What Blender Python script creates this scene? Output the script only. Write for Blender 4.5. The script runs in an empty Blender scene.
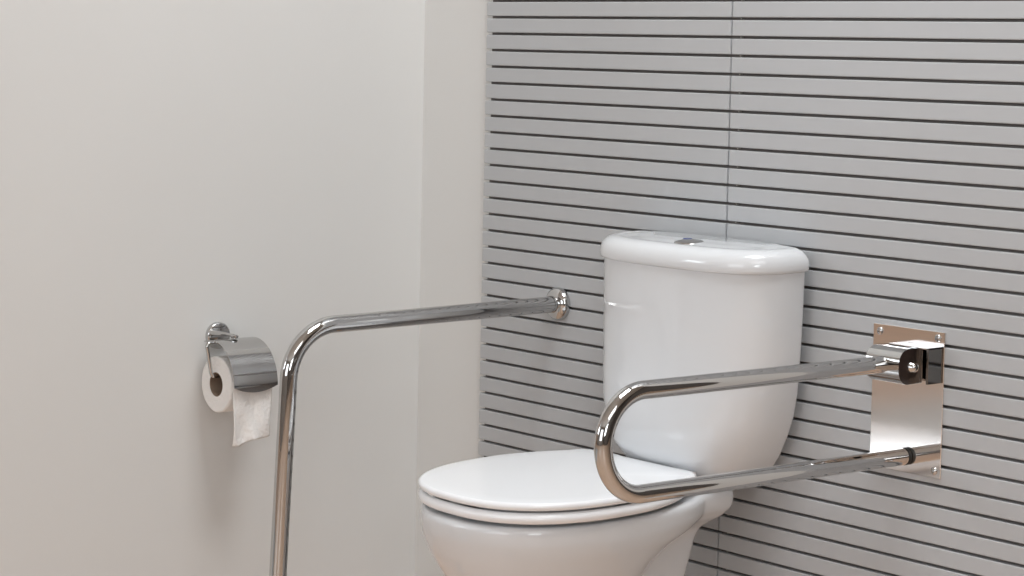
import bpy, bmesh, math, random
from mathutils import Vector, Matrix
PI = math.pi
C = bpy.context.scene.collection
Z0 = 1.17            # height of the first visible groove of the cladding

# ------------------------------------------------------------------ camera
cam_d = bpy.data.cameras.new('camera'); cam = bpy.data.objects.new('camera', cam_d); C.objects.link(cam)
yaw, pitch, roll = 0.88076, -0.060735, 0.02092
fw = Vector((-math.sin(yaw)*math.cos(pitch), math.cos(yaw)*math.cos(pitch), math.sin(pitch)))
r0 = Vector((math.cos(yaw), math.sin(yaw), 0)); u0 = r0.cross(fw)
rt = math.cos(roll)*r0 + math.sin(roll)*u0; up = -math.sin(roll)*r0 + math.cos(roll)*u0
m = Matrix((rt, up, -fw)).transposed().to_4x4(); m.translation = Vector((2.5668, -2.5572, Z0-0.07745))
cam.matrix_world = m
cam_d.sensor_width = 36; cam_d.sensor_fit = 'HORIZONTAL'; cam_d.lens = 36*2300/1024
cam_d.shift_y = -(288-185)/1024; cam_d.clip_start = 0.05
bpy.context.scene.camera = cam

# ------------------------------------------------------------------ light and exposure
vs = bpy.context.scene.view_settings
vs.view_transform = 'Standard'; vs.look = 'None'; vs.gamma = 1; vs.use_curve_mapping = False
vs.exposure = 0.07
w = bpy.data.worlds.new('world'); bpy.context.scene.world = w; w.use_nodes = True
w.node_tree.nodes['Background'].inputs[0].default_value = (0.85, 0.9, 1.0, 1)
w.node_tree.nodes['Background'].inputs[1].default_value = 0.55
def area(name, loc, target, sx, sy, power, col):
    l = bpy.data.lights.new(name, 'AREA'); l.shape = 'RECTANGLE'; l.size = sx; l.size_y = sy; l.energy = power; l.color = col
    o = bpy.data.objects.new(name, l); C.objects.link(o); o.location = loc
    o.rotation_euler = (Vector(target)-Vector(loc)).to_track_quat('-Z', 'Y').to_euler()
    return o
area('ceiling_lamp_light', (0.60, -0.55, 2.80), (0.60, -0.45, 0), 1.0, 0.8, 33, (0.955, 0.985, 1.0))
area('far_overhead_fill_light', (3.0, -2.2, 2.80), (3.0, -2.2, 0), 1.8, 1.8, 28, (0.955, 0.985, 1.0))  # added overhead fill, brightens the left wall from the right
area('left_cool_fill_light', (-3.3, -5.85, 2.15), (0.3, 0, 0.9), 2.6, 1.1, 58, (0.86, 0.93, 1.0))  # added fill with no window opening, gives the slats their cool sheen
area('front_cool_fill_light', (1.2, -5.85, 1.6), (1.2, 0, 1.2), 2.6, 1.7, 36, (0.90, 0.95, 1.0))  # added frontal fill for slats and cistern, no window in the wall
area('right_cool_fill_light', (4.8, -3.6, 1.9), (-0.8, -0.4, 1.0), 2.0, 1.4, 60, (0.93, 0.97, 1.0))  # added fill aimed at the left wall, no window behind it

# ------------------------------------------------------------------ materials
def mat(name, col, rough=0.5, metal=0.0, spec=0.5, coat=0.0, noise=None, bump=None, **kw):
    mt = bpy.data.materials.new(name); mt.use_nodes = True; nt = mt.node_tree; b = nt.nodes['Principled BSDF']
    b.inputs['Base Color'].default_value = (*col, 1); b.inputs['Roughness'].default_value = rough
    b.inputs['Metallic'].default_value = metal; b.inputs['Specular IOR Level'].default_value = spec
    b.inputs['Coat Weight'].default_value = coat; b.inputs['Coat Roughness'].default_value = 0.03
    tc = nt.nodes.new('ShaderNodeTexCoord')
    if noise:
        scale, amt = noise
        n = nt.nodes.new('ShaderNodeTexNoise'); n.inputs['Scale'].default_value = scale; n.inputs['Detail'].default_value = 4
        nt.links.new(tc.outputs['Object'], n.inputs['Vector'])
        mx = nt.nodes.new('ShaderNodeMix'); mx.data_type = 'RGBA'
        mx.inputs['A'].default_value = (*[c*(1-amt) for c in col], 1); mx.inputs['B'].default_value = (*[min(1, c*(1+amt)) for c in col], 1)
        nt.links.new(n.outputs['Fac'], mx.inputs['Factor']); nt.links.new(mx.outputs['Result'], b.inputs['Base Color'])
    if bump:
        scale, strength, dist = bump
        n = nt.nodes.new('ShaderNodeTexNoise'); n.inputs['Scale'].default_value = scale; n.inputs['Detail'].default_value = 3
        nt.links.new(tc.outputs['Object'], n.inputs['Vector'])
        bp = nt.nodes.new('ShaderNodeBump'); bp.inputs['Strength'].default_value = strength; bp.inputs['Distance'].default_value = dist
        nt.links.new(n.outputs['Fac'], bp.inputs['Height']); nt.links.new(bp.outputs['Normal'], b.inputs['Normal'])
    return mt
M = dict(
    wall=mat('wall_paint', (0.72, 0.718, 0.706), 0.6, noise=(2.2, 0.02), bump=(260, 0.12, 0.0006)),
    slat=mat('grey_satin_laminate', (0.475, 0.487, 0.502), 0.33, spec=0.5, noise=(30, 0.02)),
    groove=mat('dark_groove', (0.20, 0.18, 0.17), 0.7, noise=(40, 0.1)),
    clip=mat('pale_clip', (0.5, 0.47, 0.42), 0.5, noise=(40, 0.05)),
    ceramic=mat('white_glazed_ceramic', (0.70, 0.715, 0.735), 0.07, spec=0.5, coat=0.25, noise=(6, 0.01)),
    seat=mat('white_seat_plastic', (0.91, 0.925, 0.95), 0.16, spec=0.5, noise=(6, 0.008)),
    rubber=mat('black_rubber', (0.012, 0.012, 0.012), 0.5, noise=(80, 0.1)),
    chrome=mat('polished_chrome', (0.56, 0.555, 0.55), 0.045, 1.0, noise=(12, 0.02)),
    steel=mat('polished_steel', (0.83, 0.79, 0.76), 0.09, 1.0, noise=(20, 0.04)),
    paper=mat('toilet_paper', (0.88, 0.86, 0.84), 0.95, spec=0.1, noise=(60, 0.02), bump=(170, 0.8, 0.003)),
    card=mat('cardboard_core', (0.27, 0.20, 0.15), 0.9, spec=0.1, noise=(60, 0.1)),
    steel_refl_tint=mat('steel_dark_reflection_tint', (0.20, 0.195, 0.19), 0.12, 1.0, noise=(20, 0.04)),  # metal darkened in its colour to stand in for a dark reflection
    brown=mat('brown_reflection_tint', (0.045, 0.032, 0.028), 0.12, noise=(20, 0.04)),  # dark reflection put into the colour of the housing sides
    blue=mat('dark_blue_button', (0.03, 0.06, 0.25), 0.2, noise=(60, 0.05)),
    white=mat('ceiling_white', (0.8, 0.8, 0.78), 0.8, noise=(3, 0.02)),
    floor=mat('tan_floor', (0.70, 0.50, 0.37), 0.35, noise=(8, 0.12)),
    pale_floor=mat('pale_tile', (0.50, 0.50, 0.48), 0.4, noise=(5, 0.03)),
    darkwall=mat('dark_brown_panel', (0.14, 0.125, 0.115), 0.5, noise=(3, 0.1)),
    greywall=mat('mid_grey_wall', (0.45, 0.44, 0.43), 0.6, noise=(3, 0.03)),
    tanwall=mat('tan_wood_panel', (0.66, 0.50, 0.39), 0.45, noise=(3, 0.08)),
)

# ------------------------------------------------------------------ helpers
def obj(name, bm, mt, parent=None, smooth=True, angle=40, loc=None):
    bmesh.ops.recalc_face_normals(bm, faces=bm.faces[:])
    me = bpy.data.meshes.new(name); bm.to_mesh(me); bm.free()
    for x in (mt if isinstance(mt, (list, tuple)) else [mt]): me.materials.append(x)
    o = bpy.data.objects.new(name, me); C.objects.link(o)
    if smooth:
        for p in me.polygons: p.use_smooth = True
        me.set_sharp_from_angle(angle=math.radians(angle))
    if parent: o.parent = parent
    if loc:
        me.transform(Matrix.Translation(-Vector(loc))); o.location = loc
    return o
def tag(o, label, cat, group=None):
    o['label'] = label; o['category'] = cat
    if group: o['group'] = group
    return o
def thing(name, label, cat, loc=(0, 0, 0)):
    o = bpy.data.objects.new(name, None); C.objects.link(o); o.location = loc; o.empty_display_size = 0.05
    return tag(o, label, cat)
def part(name, bm, mt, root, **k):
    """mesh given in world coordinates, parented under an empty (or mesh) whose world place is root_loc"""
    o = obj(name, bm, mt, None, **k)
    base = Vector((0, 0, 0)); q = root
    while q: base += Vector(q.location); q = q.parent
    o.data.transform(Matrix.Translation(-base)); o.parent = root
    return o
def struct(name, bm, mt, **k):
    o = obj(name, bm, mt, **k); o['kind'] = 'structure'; return o
def box(bm, lo, hi, mi=0, bevel=0, seg=2):
    g = bmesh.ops.create_cube(bm, size=1); vs_ = g['verts']
    for v in vs_:
        for i in range(3): v.co[i] = lo[i] if v.co[i] < 0 else hi[i]
    fs = {f for v in vs_ for f in v.link_faces}
    for f in fs: f.material_index = mi
    if bevel:
        es = list({e for v in vs_ for e in v.link_edges})
        r = bmesh.ops.bevel(bm, geom=es, offset=bevel, segments=seg, profile=0.6, affect='EDGES')
        for f in r['faces']: f.material_index = mi
    return bm
def tube(bm, pts, r, n=28, cap=True, mi=0):
    """swept round tube through pts, parallel transported frame"""
    pts = [Vector(p) for p in pts]; rings = []
    t = (pts[1]-pts[0]).normalized()
    nrm = t.orthogonal().normalized()
    for i, p in enumerate(pts):
        a = pts[max(i-1, 0)]; b = pts[min(i+1, len(pts)-1)]; t2 = (b-a).normalized()
        nrm = (nrm - nrm.dot(t2)*t2).normalized(); bn = t2.cross(nrm)
        rr = r[i] if isinstance(r, (list, tuple)) else r
        rings.append([bm.verts.new(p + rr*(math.cos(2*PI*k/n)*nrm + math.sin(2*PI*k/n)*bn)) for k in range(n)])
    for A, B in zip(rings, rings[1:]):
        for k in range(n): f = bm.faces.new((A[k], A[(k+1) % n], B[(k+1) % n], B[k])); f.material_index = mi
    if cap:
        bm.faces.new(rings[0][::-1]).material_index = mi; bm.faces.new(rings[-1]).material_index = mi
    return bm
def lathe(bm, prof, origin, axis, n=48, mi=0):
    """prof = [(distance along axis, radius)]"""
    ax = Vector(axis).normalized(); a = ax.orthogonal().normalized(); b = ax.cross(a); o = Vector(origin); rings = []
    for h, r in prof:
        if r < 1e-6: rings.append([bm.verts.new(o+ax*h)])
        else: rings.append([bm.verts.new(o+ax*h+r*(math.cos(2*PI*k/n)*a+math.sin(2*PI*k/n)*b)) for k in range(n)])
    for A, B in zip(rings, rings[1:]):
        for k in range(n):
            k2 = (k+1) % n
            if len(A) == 1 and len(B) == 1: continue
            if len(A) == 1: f = bm.faces.new((A[0], B[k2], B[k]))
            elif len(B) == 1: f = bm.faces.new((A[k], A[k2], B[0]))
            else: f = bm.faces.new((A[k], A[k2], B[k2], B[k]))
            f.material_index = mi
    return bm
def loft(bm, rings, cap0=True, cap1=True):
    R = [[bm.verts.new(p) for p in r] for r in rings]; n = len(R[0])
    for A, B in zip(R, R[1:]):
        for k in range(n): bm.faces.new((A[k], A[(k+1) % n], B[(k+1) % n], B[k]))
    if cap0: bm.faces.new(R[0][::-1])
    if cap1: bm.faces.new(R[-1])
    return bm
def fillet(pts, rad, seg=20):
    """polyline with rounded inner corners"""
    pts = [Vector(p) for p in pts]; out = [pts[0]]
    for i in range(1, len(pts)-1):
        a, b, c = pts[i-1], pts[i], pts[i+1]; u = (a-b).normalized(); v = (c-b).normalized()
        ang = u.angle(v); d = rad[i-1]/math.tan(ang/2); ctr = b + (u+v).normalized()*rad[i-1]/math.sin(ang/2)
        p0 = b+u*d; p1 = b+v*d
        for k in range(seg+1):
            x = (p0-ctr).normalized().slerp((p1-ctr).normalized(), k/seg) if False else None
            th = (PI-ang)*k/seg; e1 = (p0-ctr).normalized(); e2 = (p1-ctr); e2 = (e2-e2.dot(e1)*e1).normalized()
            out.append(ctr+rad[i-1]*(math.cos(th)*e1+math.sin(th)*e2))
    out.append(pts[-1]); return out

# ------------------------------------------------------------------ room shell
XL = -0.810                      # left wall plane
bm = bmesh.new(); box(bm, (-4.6, -6.0, -0.1), (5.0, 1.6, 0.0)); struct('floor', bm, M['floor'], smooth=False)
bm = bmesh.new(); box(bm, (-2.15, -3.1, 0.0), (XL-0.1, 0.0, 0.004)); box(bm, (XL-0.1, -3.1, 0.0), (-0.55, -1.15, 0.004)); struct('trim_3', bm, M['pale_floor'], smooth=False)
bm = bmesh.new(); box(bm, (-4.6, -6.0, 2.9), (5.0, 1.6, 3.0)); struct('ceiling', bm, M['white'], smooth=False)
bm = bmesh.new(); box(bm, (XL, 0.014, 0.0), (0.82, 0.114, 2.9)); struct('wall_back', bm, M['wall'], smooth=False)
bm = bmesh.new(); box(bm, (0.82, 1.5, 0.0), (5.0, 1.6, 2.9)); struct('wall_far_back', bm, M['darkwall'], smooth=False)
bm = bmesh.new(); box(bm, (0.72, 0.114, 0.0), (0.82, 1.6, 2.9)); struct('wall_side', bm, M['darkwall'], smooth=False)
bm = bmesh.new(); box(bm, (-4.6, 0.014, 0.0), (XL-0.1, 0.114, 2.9)); struct('wall_back_left', bm, M['greywall'], smooth=False)
bm = bmesh.new(); box(bm, (XL-0.1, -1.15, 0.0), (XL, 0.114, 2.9)); struct('wall_left', bm, M['wall'], smooth=False)
bm = bmesh.new(); box(bm, (-4.6, -6.0, 0.0), (-4.5, 0.114, 2.9)); struct('wall_far_left', bm, M['tanwall'], smooth=False)
bm = bmesh.new(); box(bm, (-4.6, -6.1, 0.0), (5.0, -6.0, 2.9)); struct('wall_front', bm, M['greywall'], smooth=False)

bm = bmesh.new(); box(bm, (4.9, -6.0, 0.0), (5.0, 1.6, 2.9)); struct('wall_right', bm, M['darkwall'], smooth=False)

# slatted cladding: two panels of grey boards meeting at x = 0 over a dark backing
S = 0.029; GAP = 0.0044
def cladding(name, x0, x1, b0, b1):
    bm = bmesh.new(); k = -62
    while True:
        zt = Z0 - k*S - GAP/2; zb = Z0 - (k+1)*S + GAP/2
        if zb < 0.005: break
        if zt < 2.88:
            box(bm, (x0, 0.0, zb), (x1, 0.0115, zt), 0, 0.0016, 2)
            if x0 >= 0 and k > -3: box(bm, (x0+0.012, 0.006, zb-GAP+0.0012), (x0+0.0145, 0.0115, zb-0.0008), 2)
        k += 1
    box(bm, (b0, 0.0115, 0.001), (b1, 0.014, 2.895), 1)
    return struct(name, bm, [M['slat'], M['groove'], M['clip']], smooth=False)
cladding('trim_1', -0.6110, -0.0017, -0.6085, 0.0)
cladding('trim_2', 0.0017, 0.6150, 0.0, 0.6040)

# ------------------------------------------------------------------ toilet
CX = -0.030
K = 0.03
toilet = thing('toilet', 'white close-coupled toilet with closed lid standing against the slatted wall', 'toilet', (CX, -0.30, 0))

def dring(cx, W, yf, yb, n_exp, z, N=96, rc=0.03, k=0.0):
    """closed ring: straight back with rounded corners, curved front"""
    pts = []
    ym = yb  # superellipse of the front half, small ellipse at the back
    for i in range(N):
        t = 2*PI*i/N; c, s = math.cos(t), math.sin(t)
        x = W*math.copysign(abs(c)**(2/n_exp), c)
        if s < 0: y = yb - rc + (yb-rc-yf)*(-abs(s)**(2/n_exp)) 
        else: y = yb - rc + rc*abs(s)**(2/4)
        if s >= 0: x = W*math.copysign(abs(c)**(2/4), c)
        pts.append(Vector((cx+x, y, z + k*(y+0.1))))
    return pts
def egg(cx, W, yf, ym, yb, Wb, n_exp, z, inset=0.0, k=K, NF=40, NB=16, NK=16):
    W -= inset; Wb -= inset; yf += inset; yb -= inset
    P = []
    for i in range(NF):
        t = PI/2*i/NF
        P.append((W*math.sin(t)**(2/n_exp) if t > 0 else 0, ym+(yf-ym)*math.cos(t)**(2/n_exp)))
    for i in range(NB+1):
        t = i/NB; P.append((W+(Wb-W)*t*t, ym+(yb-ym)*t))
    rc = 0.030                                          # rounded back corners
    x, y = P[-1]; P = [q for q in P if q[1] < y-rc]
    xe = P[-1][0]
    for i in range(7):
        t = PI/2*i/6; P.append((xe-rc+rc*math.cos(t) if i else xe, y-rc+rc*math.sin(t)))
    ring = [(a, b) for a, b in P]
    left = [(-a, b) for a, b in P[1:][::-1]]
    xb = P[-1][0]
    back = [(xb-2*xb*i/NK, y) for i in range(1, NK)]
    allp = ring+back+left
    return [Vector((cx+a, b, z+k*(b+0.1))) for a, b in allp]

LW, LYF, LYM, LYB, LWB, LN = 0.1790, -0.5215, -0.3106, -0.1389, 0.116, 2.45
ZL = Z0-0.7265           # lid underside at y=-0.1
def lid_rings(z, h, over, dome, inset0=0.0, steps=6):
    """rounded slab from z to z+h, with domed top"""
    R = []; r = h/2
    for i in range(steps*2+1):
        a = -PI/2 + PI*i/(steps*2)
        R.append((over + r*(1-math.cos(a)), z+r+r*math.sin(a)))
    return R
bm = bmesh.new(); rings = []
for ins, z in lid_rings(ZL, 0.0115, 0.0, 0): rings.append(egg(CX, LW, LYF, LYM, LYB, LWB, LN, z, ins))
for t in (0.15, 0.3, 0.45, 0.6, 0.75, 0.9, 0.97):
    base = egg(CX, LW, LYF, LYM, LYB, LWB, LN, ZL+0.0115, 0.006)
    ctr = Vector((CX, (LYF+LYB)/2, 0))
    rings.append([Vector((ctr.x+(p.x-ctr.x)*(1-t), ctr.y+(p.y-ctr.y)*(1-t), ZL+0.0115+0.003*(1-(1-t)**2)+K*((ctr.y+(p.y-ctr.y)*(1-t))+0.1))) for p in base])
loft(bm, rings)
seat_lid = part('seat_lid', bm, M['seat'], toilet, angle=60)
# seat ring under the lid
bm = bmesh.new(); rings = []
ZS = Z0-0.7465
hs = ZL-0.0035-ZS
for ins, z in lid_rings(ZS, hs, 0.0, 0): rings.append(egg(CX, LW, LYF, LYM, LYB, LWB, LN, z, ins))
inner = lambda z: egg(CX, LW, LYF, LYM, LYB-0.03, LWB, 2.2, z, 0.065)
rings += [inner(ZS+hs), inner(ZS)]
R = [[bm.verts.new(p) for p in r] for r in rings]; n = min(len(r) for r in R)
if len({len(r) for r in R}) > 1:
    R2 = R
for A, B in zip(R, R[1:]+R[:1]):
    if len(A) == len(B):
        for k_ in range(len(A)): bm.faces.new((A[k_], A[(k_+1) % len(A)], B[(k_+1) % len(B)], B[k_]))
seat = part('seat', bm, M['seat'], toilet, angle=60)
# hinges
for sx in (-1, 1):
    bm = bmesh.new(); tube(bm, [(CX+sx*0.085-0.022, -0.133, ZL+0.001), (CX+sx*0.085+0.022, -0.133, ZL+0.001)], 0.007, 20)
    lathe(bm, [(0, 0), (0, 0.011), (0.018, 0.010), (0.018, 0)], (CX+sx*0.085, -0.136, Z0-0.765), (0, 0, 1), 24)
    part('hinge', bm, M['seat'], toilet)

# bowl, foot and rear deck in one piece of ceramic
def ering(cx, cy, a, bf, bb, z, n_exp=2.2, N=72, k=0.0):
    out = []
    for i in range(N):
        t = 2*PI*i/N; c, s = math.cos(t), math.sin(t)
        x = a*math.copysign(abs(c)**(2/n_exp), c); b_ = bf if s < 0 else bb
        y = b_*math.copysign(abs(s)**(2/n_exp), s)
        out.append(Vector((cx+x, cy+y, z+k*(cy+y+0.1))))
    return out
ZR = Z0-0.7515            # rim top at y=-0.1
bm = bmesh.new()
prof = [  # z below rim, half width, front reach, back reach
    (0.000, 0.167, 0.203, 0.258), (-0.003, 0.171, 0.207, 0.262), (-0.009, 0.1725, 0.2090, 0.262), (-0.028, 0.1725, 0.2080, 0.256),
    (-0.045, 0.169, 0.203, 0.225), (-0.060, 0.163, 0.197, 0.175), (-0.080, 0.155, 0.186, 0.135), (-0.105, 0.143, 0.170, 0.115), (-0.130, 0.130, 0.153, 0.105), (-0.160, 0.114, 0.132, 0.100),
    (-0.200, 0.096, 0.104, 0.10), (-0.250, 0.086, 0.084, 0.12), (-0.300, 0.084, 0.076, 0.15), (-0.360, 0.092, 0.088, 0.15), (-0.405, 0.100, 0.100, 0.15)]
cyb = -0.316
loft(bm, [ering(CX, cyb, a, f, b, ZR+dz, 2.3, k=K) for dz, a, f, b in prof][::-1])
# deck
dk = [(0.003, 0.128, -0.300, -0.055), (0.001, 0.1315, -0.306, -0.052), (-0.010, 0.132, -0.31, -0.051), (-0.026, 0.130, -0.30, -0.052),
      (-0.040, 0.118, -0.29, -0.062), (-0.050, 0.104, -0.27, -0.074), (-0.060, 0.093, -0.26, -0.086), (-0.075, 0.089, -0.26, -0.092), (-0.14, 0.085, -0.26, -0.110), (-0.22, 0.083, -0.28, -0.125), (-0.32, 0.088, -0.30, -0.125), (-0.405, 0.095, -0.30, -0.115)]
loft(bm, [dring(CX, a, f, b, 4, ZR+dz, rc=0.035, k=K) for dz, a, f, b in dk][::-1])
base = part('bowl', bm, M['ceramic'], toilet, angle=180)
rm = base.modifiers.new('fuse', 'REMESH'); rm.mode = 'VOXEL'; rm.voxel_size = 0.0038; rm.use_smooth_shade = True
sm = base.modifiers.new('soften', 'SMOOTH'); sm.factor = 0.5; sm.iterations = 10

# cistern body
DX = 0.0
bm = bmesh.new()
KC = 0.03
ZCB = Z0-0.742; ZCT = Z0-0.411
cw = [(-0.742, 0.105, -0.105), (-0.738, 0.116, -0.118), (-0.725, 0.129, -0.130), (-0.710, 0.141, -0.141), (-0.693, 0.1525, -0.150), (-0.6615, 0.1675, -0.154), (-0.6325, 0.1780, -0.152), (-0.5966, 0.1845, -0.148),
      (-0.558, 0.1875, -0.145), (-0.510, 0.1900, -0.144), (-0.46, 0.1915, -0.1435), (-0.411, 0.1925, -0.143)]
loft(bm, [dring(DX, a, f, -0.010, 2.8, Z0+z, rc=0.02, k=KC) for z, a, f in cw])
cist = part('cistern', bm, M['ceramic'], toilet, angle=60)
# cistern lid: thick rounded rim around a slightly sunken top
bm = bmesh.new(); zb = ZCT
pr = [(0.005, 0.0), (0.001, 0.0015), (0.0, 0.005), (0.0, 0.012), (0.001, 0.018), (0.004, 0.0245), (0.009, 0.0300), (0.016, 0.0335), (0.022, 0.0348), (0.027, 0.0350), (0.031, 0.0345), (0.036, 0.0346), (0.050, 0.0360), (0.065, 0.0368)]
rings = [dring(DX, 0.1975-i, -0.1475+i, -0.005-min(i, 0.012)*0.6, 3.0, zb+z, rc=0.022, k=KC) for i, z in pr]
loft(bm, rings)
part('cistern_lid', bm, M['ceramic'], toilet, angle=60)
# dual flush button: shallow chrome dome with small keys
bx, by, bz = DX+0.012, -0.088, zb+0.0343
bm = bmesh.new(); lathe(bm, [(0, 0), (0, 0.0262), (0.0015, 0.0255), (0.0035, 0.020), (0.0058, 0.012), (0.0065, 0.0)], (bx, by, bz), (0, 0, 1), 40)
fb = part('flush_button', bm, M['chrome'], toilet)
bm = bmesh.new(); lathe(bm, [(0, 0), (0, 0.0075), (0.0012, 0.0068), (0.002, 0)], (bx-0.006, by-0.001, bz+0.0056), (0, 0, 1), 24)
k1 = part('button_key', bm, M['blue'], fb); k1['label'] = 'dark blue key of the flush button'

# ------------------------------------------------------------------ floor-mounted support rail (left)
TR = 0.0124
RX = -0.396
rail = thing('floor_support_rail', 'chrome support rail bending down to the floor, left of the toilet', 'grab rail', (RX, 0.0, 0))
pts = fillet([(RX, -0.004, Z0-0.5170), (RX, -0.5510, Z0-0.5245), (RX, -0.5815, 0.004)], [0.085], 26)
bm = bmesh.new(); tube(bm, pts, 0.0139, 36); part('rail_tube', bm, M['chrome'], rail, angle=60)
bm = bmesh.new(); lathe(bm, [(0, 0), (0, 0.0275), (0.003, 0.0285), (0.007, 0.0282), (0.012, 0.0255), (0.0155, 0.0205), (0.017, 0.0146), (0.022, 0.0142)], (RX, 0, Z0-0.517), (0, -1, 0), 56)
part('wall_flange', bm, M['chrome'], rail, angle=60)
bm = bmesh.new(); lathe(bm, [(0, 0), (0, 0.036), (0.004, 0.036), (0.009, 0.031), (0.011, 0.0146), (0.016, 0.0142)], (RX, -0.5815, 0.0), (0, 0, 1), 48)
part('floor_flange', bm, M['chrome'], rail, angle=60)

# ------------------------------------------------------------------ fold-down grab bar (right)
FX = 0.3834
bar = thing('fold_down_grab_bar', 'chrome fold-down double grab bar hinged on a steel wall plate, right of the toilet', 'grab rail', (FX, 0.0, Z0-0.58))
# backplate
bm = bmesh.new(); box(bm, (0.3140, -0.0030, Z0-0.6850), (0.4480, 0.0, Z0-0.4738), 0, 0.0006, 1)
plate = part('wall_plate', bm, M['steel'], bar, smooth=False)
for px, pz in ((0.3270, Z0-0.4840), (0.4360, Z0-0.4830), (0.4365, Z0-0.6745), (0.3270, Z0-0.6745)):
    bm = bmesh.new(); lathe(bm, [(0, 0.0058), (0.0006, 0.0058), (0.0022, 0.0045), (0.0028, 0.0028), (0.0016, 0.0022), (0.0014, 0)], (px, -0.003, pz), (0, -1, 0), 24)
    part('screw', bm, M['chrome'], plate)
# loop
zt = Z0-0.5225; zl = Z0-0.6595; R_ = (zt-zl)/2; cy = -0.5250
loop = [Vector((FX, -0.050, zt))]
for i in range(1, 12): loop.append(Vector((FX, -0.050+(cy+0.050)*i/12, zt)))
for i in range(37):
    a = PI/2+PI*i/36; loop.append(Vector((FX, cy+R_*math.cos(a), (zt+zl)/2+R_*math.sin(a))))
for i in range(1, 13): loop.append(Vector((FX, cy+(-0.0105-cy)*i/12, zl-0.0015*i/12)))
bm = bmesh.new(); tube(bm, loop, TR, 36); part('bar_loop', bm, M['chrome'], bar, angle=60)
bm = bmesh.new(); lathe(bm, [(0, 0), (0, TR), (0.0006, TR+0.0004), (0.0064, TR+0.0004), (0.0070, TR-0.0004), (0.0074, 0)], (FX, -0.0105, zl-0.0015), (0, 1, 0), 36)
part('rubber_stop', bm, M['rubber'], bar)
# pivot housing: rounded nose (profile in y-z, swept along x)
def dprofile(bm, x0, x1, yb, yf, z0, z1, r, n=12, bev=0.0012):
    P = [(yb, z0)]
    cyl = yf+r
    for i in range(n+1):
        a = -PI/2 - (PI/2)*i/n; P.append((cyl+r*math.cos(a), z0+r+r*math.sin(a)))
    for i in range(n+1):
        a = PI - (PI/2)*i/n; P.append((cyl+r*math.cos(a), z1-r+r*math.sin(a)))
    P.append((yb, z1))
    A = [bm.verts.new((x0, y, z)) for y, z in P]; B = [bm.verts.new((x1, y, z)) for y, z in P]
    m_ = len(P)
    for i in range(m_): bm.faces.new((A[i], A[(i+1) % m_], B[(i+1) % m_], B[i]))
    f1 = bm.faces.new(A[::-1]); f2 = bm.faces.new(B)
    es = list(f1.edges)+list(f2.edges)
    bmesh.ops.bevel(bm, geom=es, offset=bev, segments=2, profile=0.5, affect='EDGES')
    return bm
zc = zt-0.0005
bm = bmesh.new(); dprofile(bm, 0.3550, 0.4170, -0.012, -0.0640, zc-0.0262, zc+0.0252, 0.021)
bm.normal_update()
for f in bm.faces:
    if f.calc_area() > 2e-4 and abs(f.normal.x) > 0.9: f.material_index = 1     # side cheeks coloured dark brown to imitate a dark reflection
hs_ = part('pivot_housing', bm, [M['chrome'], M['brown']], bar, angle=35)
bm = bmesh.new()
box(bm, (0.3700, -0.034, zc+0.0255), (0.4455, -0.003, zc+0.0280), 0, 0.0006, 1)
box(bm, (0.4415, -0.034, zc-0.0235), (0.4455, -0.003, zc+0.0280), 1, 0.0006, 1)  # side of the same bracket, dark reflection painted in by material
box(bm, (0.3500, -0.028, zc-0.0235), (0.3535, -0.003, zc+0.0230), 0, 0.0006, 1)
part('hinge_bracket', bm, [M['chrome'], M['steel_refl_tint']], bar, smooth=False)
bm = bmesh.new(); lathe(bm, [(0, 0.0085), (0.002, 0.0085), (0.003, 0.0078), (0.006, 0.0072), (0.009, 0.0055), (0.0108, 0.003), (0.0112, 0)], (0.4170, -0.0365, zc-0.0015), (1, 0, 0), 28)
part('pivot_bolt', bm, M['chrome'], hs_)

# ------------------------------------------------------------------ toilet paper holder with cover
HX = XL+0.060; HY0, HY1 = -0.4640, -0.3810; HZ = Z0-0.6650; PR = 0.0480
holder = thing('toilet_paper_holder', 'chrome toilet paper holder with curved cover flap on the plain left wall', 'paper holder', (XL, -0.42, HZ+0.08))
bm = bmesh.new(); lathe(bm, [(0, 0), (0, 0.0230), (0.002, 0.0235), (0.0065, 0.0232), (0.0085, 0.0220), (0.0092, 0.0200), (0.0094, 0)], (XL, -0.4260, Z0-0.5895), (1, 0, 0), 44)
part('rosette', bm, M['chrome'], holder)
bm = bmesh.new(); tube(bm, [(XL+0.008, -0.4420, Z0-0.5830), (XL+0.020, -0.4400, Z0-0.5828), (XL+0.040, -0.4330, Z0-0.5826), (XL+0.056, -0.4270, Z0-0.5845)], [0.0050, 0.0044, 0.0026, 0.0030], 18)
lathe(bm, [(-0.0035, 0), (-0.0035, 0.0060), (0.0005, 0.0068), (0.0025, 0.0050), (0.003, 0)], (XL+0.057, -0.4260, Z0-0.5850), (0, 0, 1), 24)
part('arm', bm, M['chrome'], holder)
bm = bmesh.new()
wr = fillet([(XL+0.056, HY1-0.006, Z0-0.5935), (XL+0.056, HY0-0.0175, Z0-0.5935), (XL+0.060, HY0-0.0090, HZ+0.0143), (XL+0.060, HY1-0.004, HZ+0.0143)], [0.007, 0.008], 10)
tube(bm, wr, 0.0034, 16); part('wire_rod', bm, M['chrome'], holder)
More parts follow.
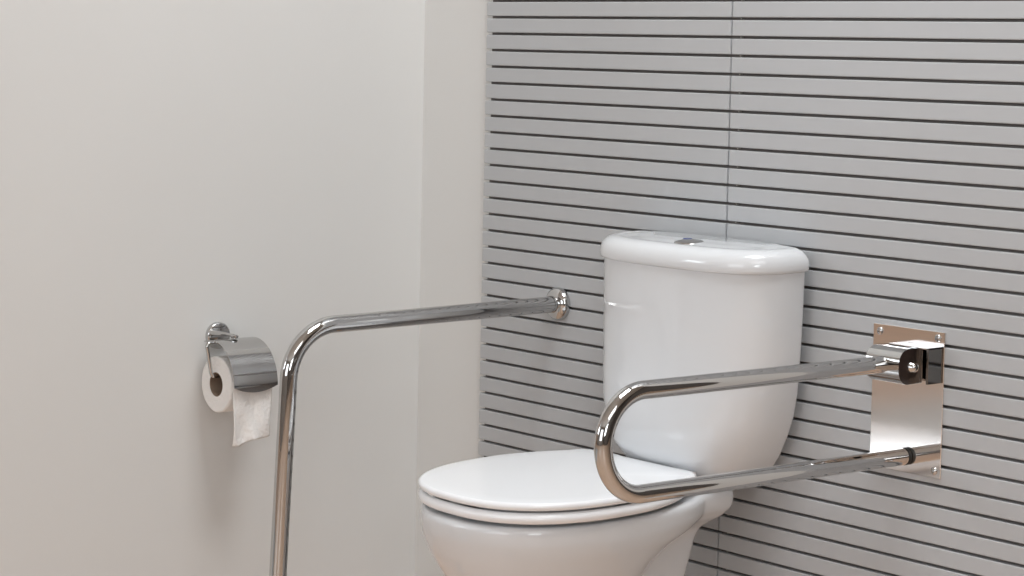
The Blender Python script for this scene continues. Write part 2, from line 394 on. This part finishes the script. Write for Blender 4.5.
# cover: curved sheet over the roll
CCX = XL+0.050; CCZ = Z0-0.6625; CR = 0.0725; th = 0.0013
bm = bmesh.new(); n_a = 30; NY = 14; yA, yB = HY0-0.003, HY1+0.001
def cov(r, a): return (CCX+r*math.cos(a), CCZ+r*math.sin(a))
grid_o = []; grid_i = []
for j in range(NY+1):
    t = j/NY; y = yA+(yB-yA)*t
    bow = 0.010*(1-(2*t-1)**2)             # lower edge bows downwards
    ro = []; ri = []
    for i in range(n_a+1):
        f = i/n_a; a = math.radians(110-111*f) - (bow/CR)*max(0, (f-0.6)/0.4)
        x, z = cov(CR, a); ro.append(bm.verts.new((x, y, z))); x, z = cov(CR-th, a); ri.append(bm.verts.new((x, y, z)))
    grid_o.append(ro); grid_i.append(ri)
for j in range(NY):
    for i in range(n_a):
        bm.faces.new((grid_o[j][i], grid_o[j][i+1], grid_o[j+1][i+1], grid_o[j+1][i])); bm.faces.new((grid_i[j][i], grid_i[j+1][i], grid_i[j+1][i+1], grid_i[j][i+1]))
    bm.faces.new((grid_o[j][0], grid_o[j+1][0], grid_i[j+1][0], grid_i[j][0])); bm.faces.new((grid_o[j][-1], grid_i[j][-1], grid_i[j+1][-1], grid_o[j+1][-1]))
for i in range(n_a):
    for j in (0, NY): bm.faces.new((grid_o[j][i], grid_i[j][i], grid_i[j][i+1], grid_o[j][i+1]))
part('cover', bm, M['chrome'], holder, angle=50)

# roll
roll_t = thing('toilet_paper_roll', 'white toilet paper roll with loose end hanging below the chrome cover', 'toilet paper', (HX, (HY0+HY1)/2, HZ))
bm = bmesh.new()
lathe(bm, [(0, 0.0208), (0, PR-0.002), (0.002, PR), (HY1-HY0-0.002, PR), (HY1-HY0, PR-0.002), (HY1-HY0, 0.0208)], (HX, HY0, HZ), (0, 1, 0), 72)
part('paper', bm, M['paper'], roll_t)
bm = bmesh.new(); L_ = HY1-HY0
lathe(bm, [(0.0005, 0.0208), (0.0005, 0.0194), (L_-0.0005, 0.0194), (L_-0.0005, 0.0208), (0.0005, 0.0208)], (HX, HY0, HZ), (0, 1, 0), 48)
part('cardboard_core', bm, M['card'], roll_t)
# loose sheet
bm = bmesh.new(); random.seed(3); NJ, NI = 26, 30; G = [[], []]
for s_ in (0, 1):
    for j in range(NJ+1):
        row = []
        for i in range(NI+1):
            t = j/NJ; f = i/NI; y = HY0+0.002+(L_-0.004)*t
            L0 = 0.100-0.014*t+0.002*math.sin(9*t)
            zz = HZ+0.010-f*(L0+0.010)
            xx = HX+PR+0.0016+0.0035*math.sin(6.3*t+4*f)*f+0.0022*math.sin(15*t-7*f)*f + 0.004*f
            row.append(bm.verts.new((xx-s_*0.0006, y+0.001*f*f*(1-t)-0.006*f*t, zz)))
        G[s_].append(row)
for s_ in (0, 1):
    for j in range(NJ):
        for i in range(NI): bm.faces.new((G[s_][j][i], G[s_][j][i+1], G[s_][j+1][i+1], G[s_][j+1][i]))
for j in range(NJ):
    for i in (0, NI): bm.faces.new((G[0][j][i], G[0][j+1][i], G[1][j+1][i], G[1][j][i]))
for i in range(NI):
    for j in (0, NJ): bm.faces.new((G[0][j][i], G[0][j][i+1], G[1][j][i+1], G[1][j][i]))
part('loose_sheet', bm, M['paper'], roll_t, angle=180)
